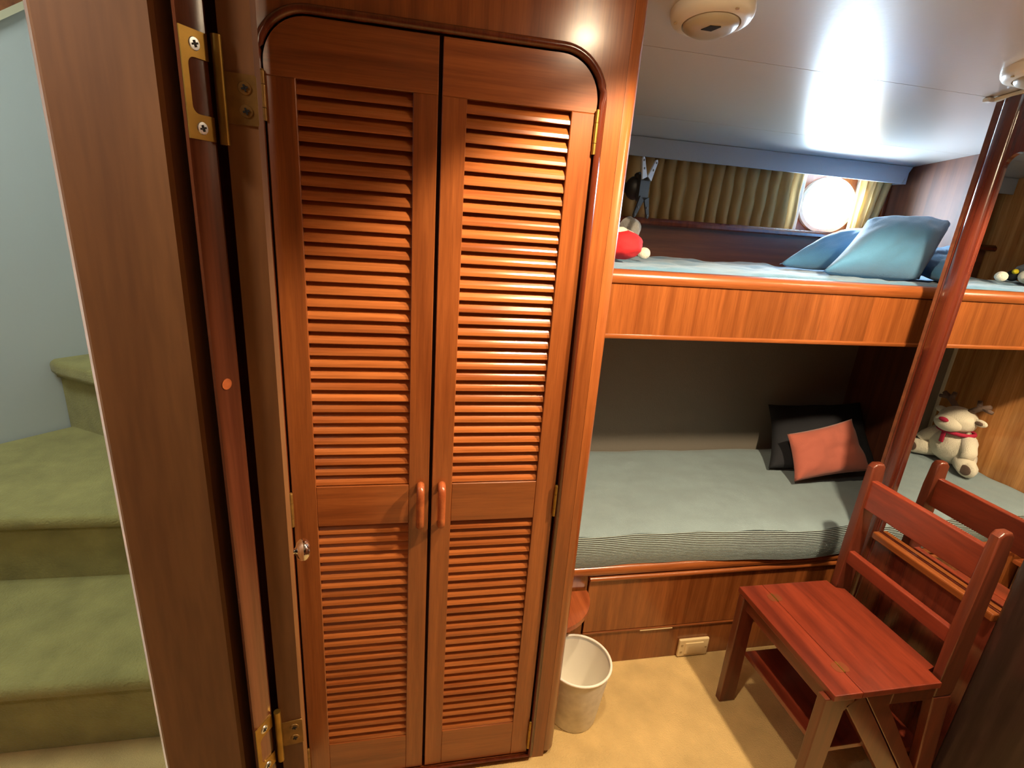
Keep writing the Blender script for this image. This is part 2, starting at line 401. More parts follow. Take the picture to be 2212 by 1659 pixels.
# window
bm = B()
ring = lambda rx, rz: [(1.755+rx*math.cos(2*PI*i/48), 1.647+rz*math.sin(2*PI*i/48)) for i in range(48)]
plate(bm, ring(.138, .114), ring(.122, .098), 2.046, 2.09, 'Y')
win = struct('window_1', bm, 'white_plastic', 'oval porthole window blazing with daylight', smooth=True)
bm = B(); prism(bm, ring(.123, .099), 2.074, 2.078, 'Y'); struct('window_pane', bm, 'pane', parent=win)
for x in (1.605, 1.895):
    bm = B(); box(bm, x-.012, x+.012, 2.036, 2.06, 1.537, 1.775, .003); struct('window_frame', bm, 'white_plastic', parent=win)

# mirror bulkhead on the right
XM = 1.5
mir_in = rrect(.815, 1.178, .622, 1.748, .035, 8, (0, 0, 1, 1))
bm = B(); plate(bm, [(.70, 0), (1.235, 0), (1.235, zc(1.235)), (.70, zc(.70))], mir_in, XM-.004, XM+.03, 'X')
struct('wall_right', bm, 'post_wood', 'dark red wood bulkhead framing the mirror')
bm = B(); prism(bm, [(XM+.02, -1.4), (XM+.06, -1.4), (XM+.06, .71), (XM+.02, .71)], 0, 1.97); struct('wall_right_aft', bm, 'hull_wood', 'dark wood side wall beside the mirror')
bm = B(); box(bm, XM+.0, 2.06, 1.238, 1.252, 0, zc(1.25)); struct('wall_locker', bm, 'hull_wood', 'wood locker side facing the bunks')
mir = tag(obj('mirror', box(B(), XM+.003, XM+.008, .80, 1.19, .60, 1.765), 'mirror_glass'), 'tall wall mirror with rounded top corner reflecting the bunks', 'mirror')
def half_round(x, y0, y1, dep, seg=10):
    yc, r = (y0+y1)/2, (y1-y0)/2
    return [(x, y0)] + [(x-dep*math.sin(PI*i/seg)**.7, yc-r*math.cos(PI*i/seg)) for i in range(1, seg)] + [(x, y1)]
bm = B(); prism(bm, half_round(XM+.004, 1.180, 1.232, .016)+[(XM+.05, 1.256), (XM+.05, 1.18)], 0, zc(1.25)-.002)
struct('trim_6', bm, 'post_wood', 'glossy rounded wood post at the far edge of the mirror', smooth=True)
bm = B(); prism(bm, [(XM+.001, 1.228), (XM+.006, 1.256), (XM+.05, 1.258), (XM+.05, 1.225)], 0, zc(1.25)-.002, bev=.003)
struct('trim_7', bm, 'post_wood', 'flat wood edge strip behind the mirror post')
bm = B(); prism(bm, [(XM+.004, .812), (XM-.012, .811), (XM-.022, .806), (XM-.028, .796), (XM-.030, .78), (XM-.030, .45), (XM+.019, .45), (XM+.019, .812)], 0, zc(.6)-.02)
struct('trim_8', bm, 'shaded_post', 'rounded upright, shade put into its colour, at the near edge of the mirror', smooth=True)
bm = B(); box(bm, XM-.024, XM+.003, .815, 1.185, .598, .622, .004); struct('trim_9', bm, 'teak_y', 'wood ledge along the bottom of the mirror')
bm = B(); prism(bm, [(.82, zc(.82)-.001), (1.25, zc(1.25)-.001), (1.25, zc(1.25)-.011), (.82, zc(.82)-.011)], XM-.014, XM+.002, 'X', bev=.003); struct('trim_10', bm, 'cream', 'cream bead where the mirror bulkhead meets the ceiling')
bm = B(); box(bm, XM-.03, XM-.008, 1.248, 1.268, zc(1.25)-.012, zc(1.25)-.001, .004); tag(obj('trim_clip', bm, 'white_plastic'), 'small white clip at the ceiling above the mirror post', 'clip')

# ------------------------------------------------------------------ door frame, door
JT = 1.955
bm = B(); prism(bm, [(-.2352, .428), (-.232, .425), (-.166, .425), (-.1632, .4275), (-.1630, .432), (-.1630, .50), (-.228, .50), (-.2352, .48)], 0, JT, bev=.001, seg=1)
struct('trim_11', bm, 'jamb_wood', 'wide brown door frame board nearest the camera', smooth=30)
bm = B(); prism(bm, [(-.1525, .428), (-.1515, .4235), (-.1485, .4205), (-.1458, .4222), (-.1372, .4368), (-.1372, .4395), (-.145, .452), (-.1525, .46)], 0, JT)
jamb = struct('trim_12', bm, 'jamb_red', 'dark glossy hinge jamb of the cabin door frame', smooth=30)
bm = B(); prism(bm, [(-.150, .462), (-.136, .470), (-.134, .50), (-.150, .50)], 0, JT); struct('trim_13', bm, 'mould', 'dark door stop strip in the hinge gap')
# open door seen edge on
E0, E1 = Vector((-.1316, .4425)), Vector((-.1068, .4462)); DV = Vector((-.27, 1)).normalized()
bm = B(); prism(bm, [E0+Vector((.001, -.001)), E1+Vector((-.003, -.001)), E1+Vector((.0, .0025)), E1+DV*.52, E0+DV*.52+Vector((-.004, 0))], .012, 1.94, bev=.0008, seg=1)
door = struct('door_1', bm, 'jamb_wood', 'open cabin door seen edge on, between frame and wardrobe')
bm = B(); tube(bm, [(-.1335, .478, .885), (-.1335, .478, .897)], .005, 10); obj('bumper', bm, 'black_recess', door)
# frame for leaf surfaces
def leaf(parent, p0, p1, z0, z1, outl, mat, name='hinge_leaf', th=.0012):
    """plate drawn in (s, z) on the vertical plane p0->p1"""
    p0, p1 = Vector(p0), Vector(p1); d = (p1-p0).normalized(); nrm = Vector((d.y, -d.x))
    bm = B(); lo = []; hi = []
    for s, z in outl:
        q = p0+d*s; lo.append(bm.verts.new((q.x+nrm.x*.0002, q.y+nrm.y*.0002, z))); hi.append(bm.verts.new((q.x+nrm.x*th, q.y+nrm.y*th, z)))
    bm.faces.new(lo[::-1]); bm.faces.new(hi)
    n = len(outl)
    for i in range(n): bm.faces.new((lo[i], lo[(i+1) % n], hi[(i+1) % n], hi[i]))
    return obj(name, bm, mat, parent), p0, d, nrm
def screw(parent, p, nrm, z, r=.0042, mat='steel'):
    bm = B(); rot = Vector((nrm.x, nrm.y, 0)).to_track_quat('Z', 'Y').to_matrix()
    lathe(bm, [(0, 0), (r, 0), (r*.92, .0006), (0, .0009)], (p.x, p.y, z), 20, rot)
    s = obj('screw', bm, mat, parent, True)
    bm = B()
    for a in (0, PI/2):
        q = B(); box(q, -r*.5, r*.5, -r*.14, r*.14, .0006, .0014)
        bmesh.ops.rotate(q, verts=q.verts, cent=(0, 0, 0), matrix=Matrix.Rotation(a+.3, 3, 'Z'))
        bmesh.ops.transform(q, verts=q.verts, matrix=Matrix.Translation((p.x, p.y, z)) @ rot.to_4x4())
        me = bpy.data.meshes.new('t'); q.to_mesh(me); q.free(); bm.from_mesh(me); bpy.data.meshes.remove(me)
    return s, bm
def hinge(parent, zt, label):
    """flush hinge: cut-out leaf on the jamb, small leaf on the door"""
    J0, J1 = Vector((-.1478, .4188)), Vector((-.1372, .4368)); h = .067; w = (J1-J0).length
    cz0, cz1 = zt-.051, zt-.0165
    arc = lambda cx, cz, a0, a1: [(cx+.005*math.cos(a0+(a1-a0)*i/5), cz+.005*math.sin(a0+(a1-a0)*i/5)) for i in range(6)]
    outl = [(0, zt-h), (w, zt-h), (w, cz0)] + arc(.0095, cz0+.005, 1.5*PI, PI) + arc(.0095, cz1-.005, PI, .5*PI) + [(w, cz1), (w, zt), (0, zt)]
    hl, p0, d, nrm = leaf(parent, J0, J1, 0, 0, outl, 'brass')
    hl['label'] = label
    for z in (zt-.0085, zt-.0595):
        q = p0+d*(w*.5)+nrm*.0012; s, xb = screw(parent, q, nrm, z); s.parent = hl; obj('screw_slot', xb, 'black_recess', hl)
    bm = B(); tube(bm, [(-.1312, .4382, zt-h-.001), (-.1312, .4382, zt+.001)], .0034, 14); obj('hinge_knuckle', bm, 'brass', hl, True)
    D0, D1 = Vector((-.1296, .4420)), Vector((-.1085, .4452)); w2 = .021
    l2, p0, d, nrm = leaf(parent, D0, D1, 0, 0, rrect(0, w2, zt-.053, zt-.020, .0015, 3), 'brass_dull')
    l2.parent = hl
    for z in (zt-.029, zt-.044):
        q = p0+d*(w2*.62)+nrm*.0012; s, xb = screw(parent, q, nrm, z, .0045, 'brass_dull'); s.parent = hl; obj('screw_slot', xb, 'black_recess', hl)
hinge(jamb, 1.603, 'brass flush hinge leaf with bright cross-head screws')
hinge(jamb, .992, 'dull brass flush hinge leaf near the floor')
bm = B(); lathe(bm, [(0, 0), (.0045, 0), (.0045, .0004), (0, .0005)], (-.1430, .4268, 1.357), 20, Vector((.86, -.51, 0)).to_track_quat('Z', 'Y').to_matrix()); obj('wood_plug', bm, 'shelf_red', jamb)
# chrome knob near the free edge of the door
kp = E1+DV*.27; kn = Vector((DV.y, -DV.x, 0))
bm = B(); lathe(bm, [(0, 0), (.009, 0), (.009, .002), (.0045, .004), (.004, .010), (.006, .012), (.012, .014), (.0165, .019), (.0172, .024), (.015, .029), (.009, .0325), (0, .0335)], (kp.x, kp.y, .995), 28, kn.to_track_quat('Z', 'Y').to_matrix())
obj('door_knob', bm, 'chrome', door, True)

# ------------------------------------------------------------------ wardrobe
YW = 1.052
wr = thing('wardrobe', 'tall built-in wardrobe with two louvred orange-brown doors', 'wardrobe', (.09, YW, 0))
arch = rrect(-.254, .357, .022, 1.803, .085, 12, (0, 0, 1, 1))
bm = B(); plate(bm, [(-.33, 0), (.400, 0), (.400, zc(YW)-.001), (-.33, zc(YW)-.001)], arch, YW, YW+.03, 'Y')
obj('face_frame', bm, 'teak_z', wr)
bm = B(); prism(bm, [(.4005, YW), (.41, YW), (.4165, YW+.0015), (.423, YW+.005), (.428, YW+.011), (.430, YW+.018), (.430, YW+.05), (.4005, YW+.05)], .018, zc(YW)-.001, bev=.004); obj('corner_post', bm, 'teak_z', wr, 50)
bm = B(); box(bm, -.33, .40, YW+.031, YW+.05, 0, zc(YW)-.003)
obj('carcass', bm, 'backing', wr)
bm = B(); box(bm, -.58, -.331, YW+.005, YW+.05, 0, 1.9); obj('filler_panel', bm, 'teak_z', wr)
bm = B(); path = [(x, YW-.004, z) for x, z in rrect(-.2545, .3575, .020, 1.8035, .086, 14, (0, 0, 1, 1))]
tube(bm, path, .0075, 10, closed=True); obj('moulding', bm, 'mould', wr, 'all')
# slat mesh shared by all louvres
SL = .1985; PITCH = .0246
def slat_mesh():
    bm = B(); hz, hy = .0330, .0165; t = .0058
    pr = [(.0004, 0), (0, .0012), (.0012, .0074), (.0034, .0112), (.0190, .0310), (.0215, .0310), (.0215, .0275), (.0035, 0)]
    prism(bm, [(y, z) for y, z in pr], -SL/2, SL/2, 'X')
    bmesh.ops.recalc_face_normals(bm, faces=bm.faces)
    me = bpy.data.meshes.new('slat'); bm.to_mesh(me); bm.free(); me.materials.append(MATS['slat_x']); return me
SM = slat_mesh()
def round_door(x0, x1, side):
    """outline with the one arched top corner"""
    return rrect(x0, x1, .028, 1.7935, .076, 12, (0, 0, side > 0, side < 0))
for side, x0, x1, o0, o1, lab in ((-1, -.245, .0475, -.195, .003, 'left louvred door, mostly in shade'), (1, .0545, .347, .1, .299, 'right louvred door, brightly lit')):
    bm = B()
    # stiles and rails: full arched outline with two openings, built as five pieces
    ol = rrect(x0, x1, 1.70, 1.7935, .076, 12, (0, 0, side > 0, side < 0))
    dr = None
    prism(bm, [(x0, .028), (o0, .028), (o0, 1.70), (x0, 1.70)], YW-.001, YW+.027, 'Y', bev=.0012, seg=1)
    prism(bm, [(o1, .028), (x1, .028), (x1, 1.70), (o1, 1.70)], YW-.001, YW+.027, 'Y', bev=.0012, seg=1)
    dr = obj('door', bm, 'teak_z', wr); dr['label'] = lab
    bm = B(); prism(bm, ol, YW-.001, YW+.027, 'Y', bev=.0012, seg=1); obj('top_rail', bm, 'teak_x', dr, 30)
    bm = B(); prism(bm, [(o0, .813), (o1, .813), (o1, .912), (o0, .912)], YW-.0005, YW+.027, 'Y', bev=.001, seg=1); obj('middle_rail', bm, 'teak_x', dr)
    bm = B(); prism(bm, [(o0, .028), (o1, .028), (o1, .148), (o0, .148)], YW-.0005, YW+.027, 'Y', bev=.001, seg=1); obj('bottom_rail', bm, 'teak_x', dr)
    bm = B(); box(bm, o0, o1, YW+.0275, YW+.0295, .14, 1.705); obj('backing', bm, 'backing', dr)
    for zb, n in ((.913, 32), (.148, 27)):
        for k in range(n):
            s = bpy.data.objects.new('slat', SM); C.objects.link(s); s.parent = dr
            s.location = Vector(((o0+o1)/2, YW+.0025, zb+.0008+k*PITCH)) - wloc(dr)
    # handle: bent wooden pull
    hx = .029 if side < 0 else .0765
    bm = B(); pts = []
    for t in range(25):
        a = PI*t/24; cz, sy = math.cos(a), math.sin(a)
        pts.append((hx, YW+.004-.030*sy**.45 if sy > 1e-4 else YW+.004, .862+.050*math.copysign(abs(cz)**.45, cz)))
    tube(bm, pts, .0078, 14, up=(1, 0, 0))
    for v in bm.verts: v.co.x = hx+(v.co.x-hx)*1.15
    obj('handle', bm, 'shelf_red', dr, 'all')
    hxx = x0-.0015 if side < 0 else x1+.0015
    for z0, z1 in ((1.628, 1.704), (.820, .900), (.05, .147)):
        bm = B(); tube(bm, [(hxx, YW-.006, z0), (hxx, YW-.006, z0+(z1-z0)*.26)], .0042, 12); tube(bm, [(hxx, YW-.006, z0+(z1-z0)*.27), (hxx, YW-.006, z0+(z1-z0)*.73)], .0044, 12); tube(bm, [(hxx, YW-.006, z0+(z1-z0)*.74), (hxx, YW-.006, z1)], .0042, 12)
        lathe(bm, [(.0042, 0), (.003, .003), (0, .004)], (hxx, YW-.006, z1), 12)
        obj('hinge', bm, 'brass' if side > 0 else 'brass_dull', dr, True)

# ------------------------------------------------------------------ upper bunk
ub = thing('upper_bunk', 'upper bunk with polished banded wood fascia and rounded rail', 'bunk bed', (1.23, 1.66, 1.19))
bm = B(); box(bm, .425, 2.034, 1.347, 1.372, 1.197, 1.352, .002); obj('fascia', bm, 'veneer', ub)
bm = B(); prism(bm, [(1.342, 1.352), (1.338, 1.357), (1.336, 1.366), (1.338, 1.376), (1.344, 1.384), (1.353, 1.388), (1.368, 1.388), (1.378, 1.384), (1.38, 1.352)], .425, 2.034, 'X'); obj('rail', bm, 'post_wood' if False else 'teak_x', ub, 50)
bm = B(); prism(bm, [(1.343, 1.197), (1.341, 1.200), (1.341, 1.206), (1.346, 1.209), (1.36, 1.209), (1.36, 1.197)], .425, 2.034, 'X'); obj('bottom_bead', bm, 'teak_x', ub, 50)
bm = B(); box(bm, .425, 2.034, 1.373, 1.97, 1.2, 1.225); obj('platform', bm, 'hull_wood', ub)
# bedding
def quilt(x0, x1, y0, y1, zb, zt, nx, ny, amp, seed, front=None, rnd=.02):
    bm = B(); g = {}
    for i in range(nx+1):
        for j in range(ny+1):
            x = x0+(x1-x0)*i/nx; y = y0+(y1-y0)*j/ny
            e = min(x-x0, x1-x, y-y0, y1-y); dz = -rnd*(1-min(1, e/.05))**2
            z = zt+dz+amp*(noise.noise(Vector((x*7+seed, y*9, seed)))+.5*noise.noise(Vector((x*17, y*22+seed, 2))))
            f = front(x) if front else 0
            g[i, j] = bm.verts.new((x, y+(f*(1-j/ny)**3 if front else 0), z))
    for i in range(nx):
        for j in range(ny): bm.faces.new((g[i, j], g[i+1, j], g[i+1, j+1], g[i, j+1]))
    return bm, g
um = thing('upper_mattress', 'blue rumpled bedding on the upper bunk', 'mattress', (1.23, 1.67, 1.226))
bm = B(); box(bm, .43, 2.03, 1.384, 1.975, 1.2265, 1.362, .012); obj('mattress_core', bm, 'blue_bed', um)
bm, g = quilt(.428, 2.031, 1.377, 1.982, 1.3, 1.392, 110, 44, .011, 3)
obj('coverlet', bm, 'blue_bed', um, 'all')
def add_pillow(name, label, corners, th, mat, seed, cat='pillow', group=None):
    bm = pillow_bm(corners, th, seed=seed); cc = sum((Vector(c) for c in corners), Vector())/4
    o = obj(name, bm, mat, None, 'all'); return tag(o, label, cat, group)
G_P = 'blue pillows on the upper bunk'
add_pillow('pillow', 'blue pillow propped up in front, nearest the mirror post', [(1.31, 1.48, 1.406), (1.635, 1.43, 1.404), (1.89, 1.60, 1.588), (1.545, 1.60, 1.586)], .20, 'blue_pillow', 1, group=G_P)
add_pillow('pillow', 'blue pillow lying slanted behind, below the porthole', [(1.33, 1.72, 1.408), (1.62, 1.64, 1.43), (1.90, 1.78, 1.55), (1.70, 1.90, 1.53)], .12, 'blue_pillow', 5, group=G_P)
add_pillow('pillow', 'shaded blue pillow half hidden behind the mirror post', [(1.72, 1.43, 1.41), (2.02, 1.43, 1.42), (2.02, 1.66, 1.50), (1.75, 1.68, 1.47)], .09, 'blue_pillow', 9, group=G_P)

# curtains and valance
def curtain(name, label, x0, x1, y, z0, z1, n, seed, group, squeeze=0):
    bm = B(); nx, nz = n*12, 16; g = {}
    rnd = random.Random(seed); ph = [rnd.uniform(-.6, .6) for _ in range(n+2)]
    for i in range(nx+1):
        u = i/nx
        for j in range(nz+1):
            v = j/nz
            k = u*n; a = 2*PI*k + ph[int(k)]*(1-(k % 1))+ph[int(k)+1]*(k % 1)
            amp = .019*(1-.3*v)*(.7+.5*abs(noise.noise(Vector((u*9+seed, 0, 1)))))
            x = x0+(x1-x0)*u + .006*math.sin(a*1.0+1.2) + .010*noise.noise(Vector((u*11+seed, v*2.2, 7)))*(1-squeeze)
            if squeeze: x += squeeze*(1-v)*(u)*-.05
            g[i, j] = bm.verts.new((x, y+amp*math.sin(a)+.004*noise.noise(Vector((u*30, v*5, seed))), z0+(z1-z0)*v))
    for i in range(nx):
        for j in range(nz): bm.faces.new((g[i, j], g[i+1, j], g[i+1, j+1], g[i, j+1]))
    return tag(obj(name, bm, 'curtain', None, 'all'), label, 'curtain', group)
curtain('curtain', 'long beige pleated curtain left of the porthole', .44, 1.572, 2.005, 1.5385, 1.80, 22, 3, 'beige porthole curtains')
curtain('curtain', 'short pale curtain gathered right of the porthole', 1.842, 2.005, 2.005, 1.5385, 1.80, 4, 8, 'beige porthole curtains', 1)
va = thing('valance', 'blue-grey fabric valance along the ceiling above the curtains', 'valance', (1.2, 1.955, 1.75))
bm = B(); prism(bm, [(.426, 1.752), (1.992, 1.748), (2.028, zc(1.95)-.001), (.426, zc(1.95)-.001)], 1.948, 1.958, 'Y', bev=.002); obj('front_board', bm, 'valance_grey', va)
bm = B(); prism(bm, [(1.958, 1.749), (2.055, 1.749), (2.055, zc(2.055)-.002), (1.958, zc(1.958)-.002)], 2.014, 2.024, 'X'); obj('end_return', bm, 'valance_grey', va)

# ------------------------------------------------------------------ lower bunk
lb = thing('lower_bunk', 'lower bunk base with wood drawer front and kick board', 'bunk bed', (1.23, 1.66, 0))
bm = B(); box(bm, .425, 2.034, 1.352, 1.37, .001, .142); obj('kick_board', bm, 'veneer', lb)
bm = B(); box(bm, .425, .596, 1.352, 1.37, .142, .388); obj('face_frame', bm, 'veneer', lb); bm = B(); box(bm, 1.78, 2.034, 1.352, 1.37, .142, .388); obj('face_frame', bm, 'veneer', lb)
bm = B(); box(bm, .601, 1.775, 1.347, 1.365, .150, .368, .0015); dw = obj('drawer_front', bm, 'veneer', lb)
bm = B(); prism(bm, [(1.338, .368), (1.334, .373), (1.334, .379), (1.339, .384), (1.365, .386), (1.365, .366), (1.347, .366)], .598, 1.778, 'X'); obj('drawer_lip', bm, 'teak_x', dw, 50)
bm = B(); box(bm, .601, 1.775, 1.3445, 1.352, .141, .1475, .001); obj('drawer_bead', bm, 'teak_x', lb)
bm = B(); prism(bm, [(1.340, .392), (1.336, .398), (1.335, .408), (1.339, .418), (1.347, .424), (1.38, .424), (1.38, .39)], .425, 2.034, 'X'); obj('rail', bm, 'teak_x', lb, 50)
bm = B(); box(bm, .425, 2.034, 1.381, 1.968, .395, .415); obj('platform', bm, 'hull_wood', lb)
bm = B(); box(bm, .815, .94, 1.3430, 1.3448, .1385, .1412); sp = obj('worn_edge', bm, 'ivory', lb); sp['label'] = 'pale chipped strip on the kick board'
lm = thing('lower_mattress', 'grey-green fitted mattress with ribbed side on the lower bunk', 'mattress', (1.23, 1.66, .425))
fr = lambda x: -.028*math.exp(-((x-1.36)/.22)**2) + .006*noise.noise(Vector((x*6, 1, 3)))
nx = 90
bm, g = quilt(.43, 2.03, 1.345, 1.966, .425, .553, nx, 40, .005, 11, fr, .012)
obj('sheet', bm, 'grey_green', lm, 'all')
bm = B(); prev = None
for i in range(nx+1):
    x = .43+1.6*i/nx; col = []
    zt_ = .541; 
    for k in range(9):
        v = k/8; bul = -.012*math.sin(PI*v)
        zb = .4255 - .004*max(0, noise.noise(Vector((x*4, 2, 2))))
        if v == 0 and .43 < x: pass
        z = zb+(zt_+.0-zb)*v
        col.append(bm.verts.new((x, 1.345+fr(x)+bul-.001, z)))
    if prev:
        for k in range(8): bm.faces.new((prev[k], col[k], col[k+1], prev[k+1]))
    prev = col
obj('ribbed_side', bm, 'ribbed', lm, 'all')
bm = B(); box(bm, .435, 2.025, 1.40, 1.96, .4255, .535); obj('mattress_core', bm, 'grey_green', lm)
add_pillow('cushion', 'terracotta cushion leaning at the head of the lower bunk', [(1.515, 1.585, .580), (1.85, 1.57, .628), (1.79, 1.67, .815), (1.53, 1.70, .735)], .10, 'terracotta', 2, 'cushion')
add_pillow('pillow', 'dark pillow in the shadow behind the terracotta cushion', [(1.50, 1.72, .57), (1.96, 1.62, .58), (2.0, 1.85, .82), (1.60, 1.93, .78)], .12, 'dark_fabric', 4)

# outlet on the kick board
ou = thing('wall_outlet', 'small cream outlet plate low on the bunk kick board', 'outlet', (1.04, 1.345, .012))
bm = B(); box(bm, .981, 1.101, 1.340, 1.3515, .004, .080, .004); obj('cover_plate', bm, 'ivory', ou)
bm = B(); box(bm, 1.005, 1.078, 1.337, 1.341, .016, .066, .0015); obj('rocker', bm, 'ivory', ou)
for x, z in ((.993, .058), (.993, .028), (1.090, .042)):
    bm = B(); tube(bm, [(x, 1.3405, z), (x, 1.338, z)], .0042, 12); obj('screw_cap', bm, 'ivory_dark', ou)

# quarter round shelf beside the wardrobe
cs = thing('corner_shelf', 'small reddish quarter-round shelf between wardrobe and lower bunk', 'shelf', (.47, 1.3, .2))
q = [(.4305, 1.345)] + [(.4305+.165*math.sin(PI/2*i/14), 1.345-.165*math.cos(PI/2*i/14)) for i in range(15)]
bm = B(); prism(bm, q, .315, .333, bev=.004); obj('top', bm, 'shelf_red', cs, 40)
bm = B(); prism(bm, [(.4305, 1.3455), (.4305, 1.285), (.50, 1.297), (.548, 1.3455)], .001, .314); obj('support', bm, 'mould', cs)

# waste basket
wb_ = thing('waste_basket', 'small round white waste basket with speckled grey outside', 'basket', (.527, 1.178, 0))
bm = B(); lathe(bm, [(.0, .004), (.070, .004), (.0725, .0005), (.074, .004), (.0985, .212), (.0985, .212), (.0955, .212), (.0955, .20), (.071, .01), (0, .01)], (.527, 1.178, 0), 48); obj('body', bm, 'bin_grey', wb_, 40)
bm = B(); lathe(bm, [(.0945, .205), (.070, .0115), (0, .0115)], (.527, 1.178, 0), 48); obj('liner', bm, 'bin_white', wb_, 40)
bm = B(); tube(bm, [(.527+.0985*math.cos(2*PI*i/48), 1.178+.0985*math.sin(2*PI*i/48), .215) for i in range(48)], .0042, 8, closed=True); obj('rim', bm, 'bin_white', wb_, 'all')

# ------------------------------------------------------------------ folding step chair
ch = thing('step_chair', 'folding library step chair in red-brown wood beside the mirror', 'chair', (1.2, .98, 0))
YN, YF = (.797, .823), (1.150, 1.176)
ZS0, ZS1 = .424, .443
bm = B(); prism(bm, [(1.034, .788), (1.1155, .788), (1.1155, 1.184), (1.034, 1.184)], ZS0, ZS1, bev=.002); obj('front_seat', bm, 'chair_y', ch)
bm = B(); prism(bm, [(1.1170, .788), (1.355, .788), (1.355, .830), (1.384, .834), (1.384, 1.140), (1.355, 1.146), (1.355, 1.184), (1.1170, 1.184)], ZS0, ZS1, bev=.002); obj('seat', bm, 'chair_y', ch)
for y in (.865, 1.125):
    bm = B(); prism(bm, rrect(1.095, 1.138, y-.016, y+.016, .012, 6), ZS1-.001, ZS1+.0006); hg = obj('seat_hinge', bm, 'patina', ch)
    bm = B(); tube(bm, [(1.1163, y-.017, ZS1+.0008), (1.1163, y+.017, ZS1+.0008)], .0022, 8); obj('hinge_pin', bm, 'brass', hg)
def bar(y, pts, name='side_bar', bev=.003):
    bm = B(); prism(bm, pts, y[0], y[1], 'Y', bev=bev); return obj(name, bm, 'chair_z', ch)
for y, dx in ((YN, 0), (YF, .012)):
    bar(y, [(1.020+dx, .423), (1.110, .423), (1.110, .405), (1.082, .378), (1.083+dx, .001), (1.026+dx, .001)], 'front_leg')
    bar(y, [(1.0855, .393), (1.1335, .423), (1.43, .001), (1.365, .001)], 'diagonal_leg')
    bar((y[0]+.002, y[1]-.002), [(1.1355, .423), (1.225, .423), (1.225, .368), (1.455, .036), (1.433, .004)], 'rear_diagonal')
    bar((y[0]+.001, y[1]-.001), [(1.2255, .376), (1.2255, .4225), (1.361, .4225), (1.361, .372)], 'side_rail')
    bm = B(); prism(bm, [(1.363, .38), (1.420, .38), (1.420, .40), (1.410, .80), (1.407, .868), (1.398, .880), (1.374, .880), (1.363, .868), (1.362, .60)], y[0], y[1], 'Y', bev=.006, seg=3); obj('back_post', bm, 'chair_z', ch, 40)
    bar(y, [(1.3632, .3795), (1.420, .3795), (1.480, .001), (1.424, .001)], 'rear_leg')
bm = B(); box(bm, 1.370, 1.392, YN[1]-.003, YF[0]+.003, .732, .826, .003); obj('back_slat', bm, 'chair_y', ch)
bm = B(); box(bm, 1.370, 1.390, YN[1]-.003, YF[0]+.003, .534, .578, .003); obj('back_slat', bm, 'chair_y', ch)
bm = B(); box(bm, 1.086, 1.252, YN[1]+.0005, YF[0]-.0005, .195, .212, .002); obj('step', bm, 'chair_y', ch)
bm = B(); prism(bm, rrect(1.30, 1.445, YN[1]+.0005, YF[0]-.0005, .02, 5), .145, .162, bev=.002); obj('step', bm, 'chair_y', ch)
bm = B(); box(bm, 1.05, 1.07, YN[1]-.003, YF[0]+.003, .375, .423, .002); obj('front_rail', bm, 'chair_y', ch)

# ------------------------------------------------------------------ stairs
st = thing('staircase', 'carpeted winding stairs toned olive for dim light climbing beside the door frame', 'stairs', (-1.2, 1.9, 0))
def step(outl, z0, z1, name='step'):
    bm = B(); prism(bm, outl, z0, z1-.03); body = obj(name, bm, 'carpet_dim_light', st)
    return body
def tread(outl, z1, th=.036):
    bm = B(); prism(bm, outl, z1-th, z1, bev=.021, seg=5); return obj('tread', bm, 'carpet_dim_light', st, 60)
XR = -.625
wx = lambda y: -1.597+.915*(y-2.228)
step([(wx(1.266), 1.266), (XR, 1.255), (XR, 2.9), (wx(2.9), 2.9)], .001, .25, 'riser')
tread([(wx(1.236), 1.236), (XR, 1.224), (XR, 2.0), (wx(2.0), 2.0)], .25, .048)
step([(wx(1.69), 1.69), (XR, 1.67), (XR, 2.9), (wx(2.9), 2.9)], .22, .50, 'riser')
tread([(wx(1.656), 1.656), (XR, 1.636), (XR, 2.6), (wx(2.6), 2.6)], .50, .048)
e0, e1 = Vector((-1.444, 2.392)), Vector((-.625, 1.884))
ed = (e1-e0).normalized(); en = Vector((ed.y, -ed.x))
if en.y > 0: en = -en
step([e0, e1, (XR, 2.95), (wx(2.95), 2.95)], .47, .80, 'riser')
f0 = e0+en*.03; f1 = e1+en*.03
tread([f0-ed*.02+en*-.02, f0+ed*.0, f0+ed*.05+en*.008, f1, (XR, 2.95), (wx(2.95), 2.95)], .805, .062)

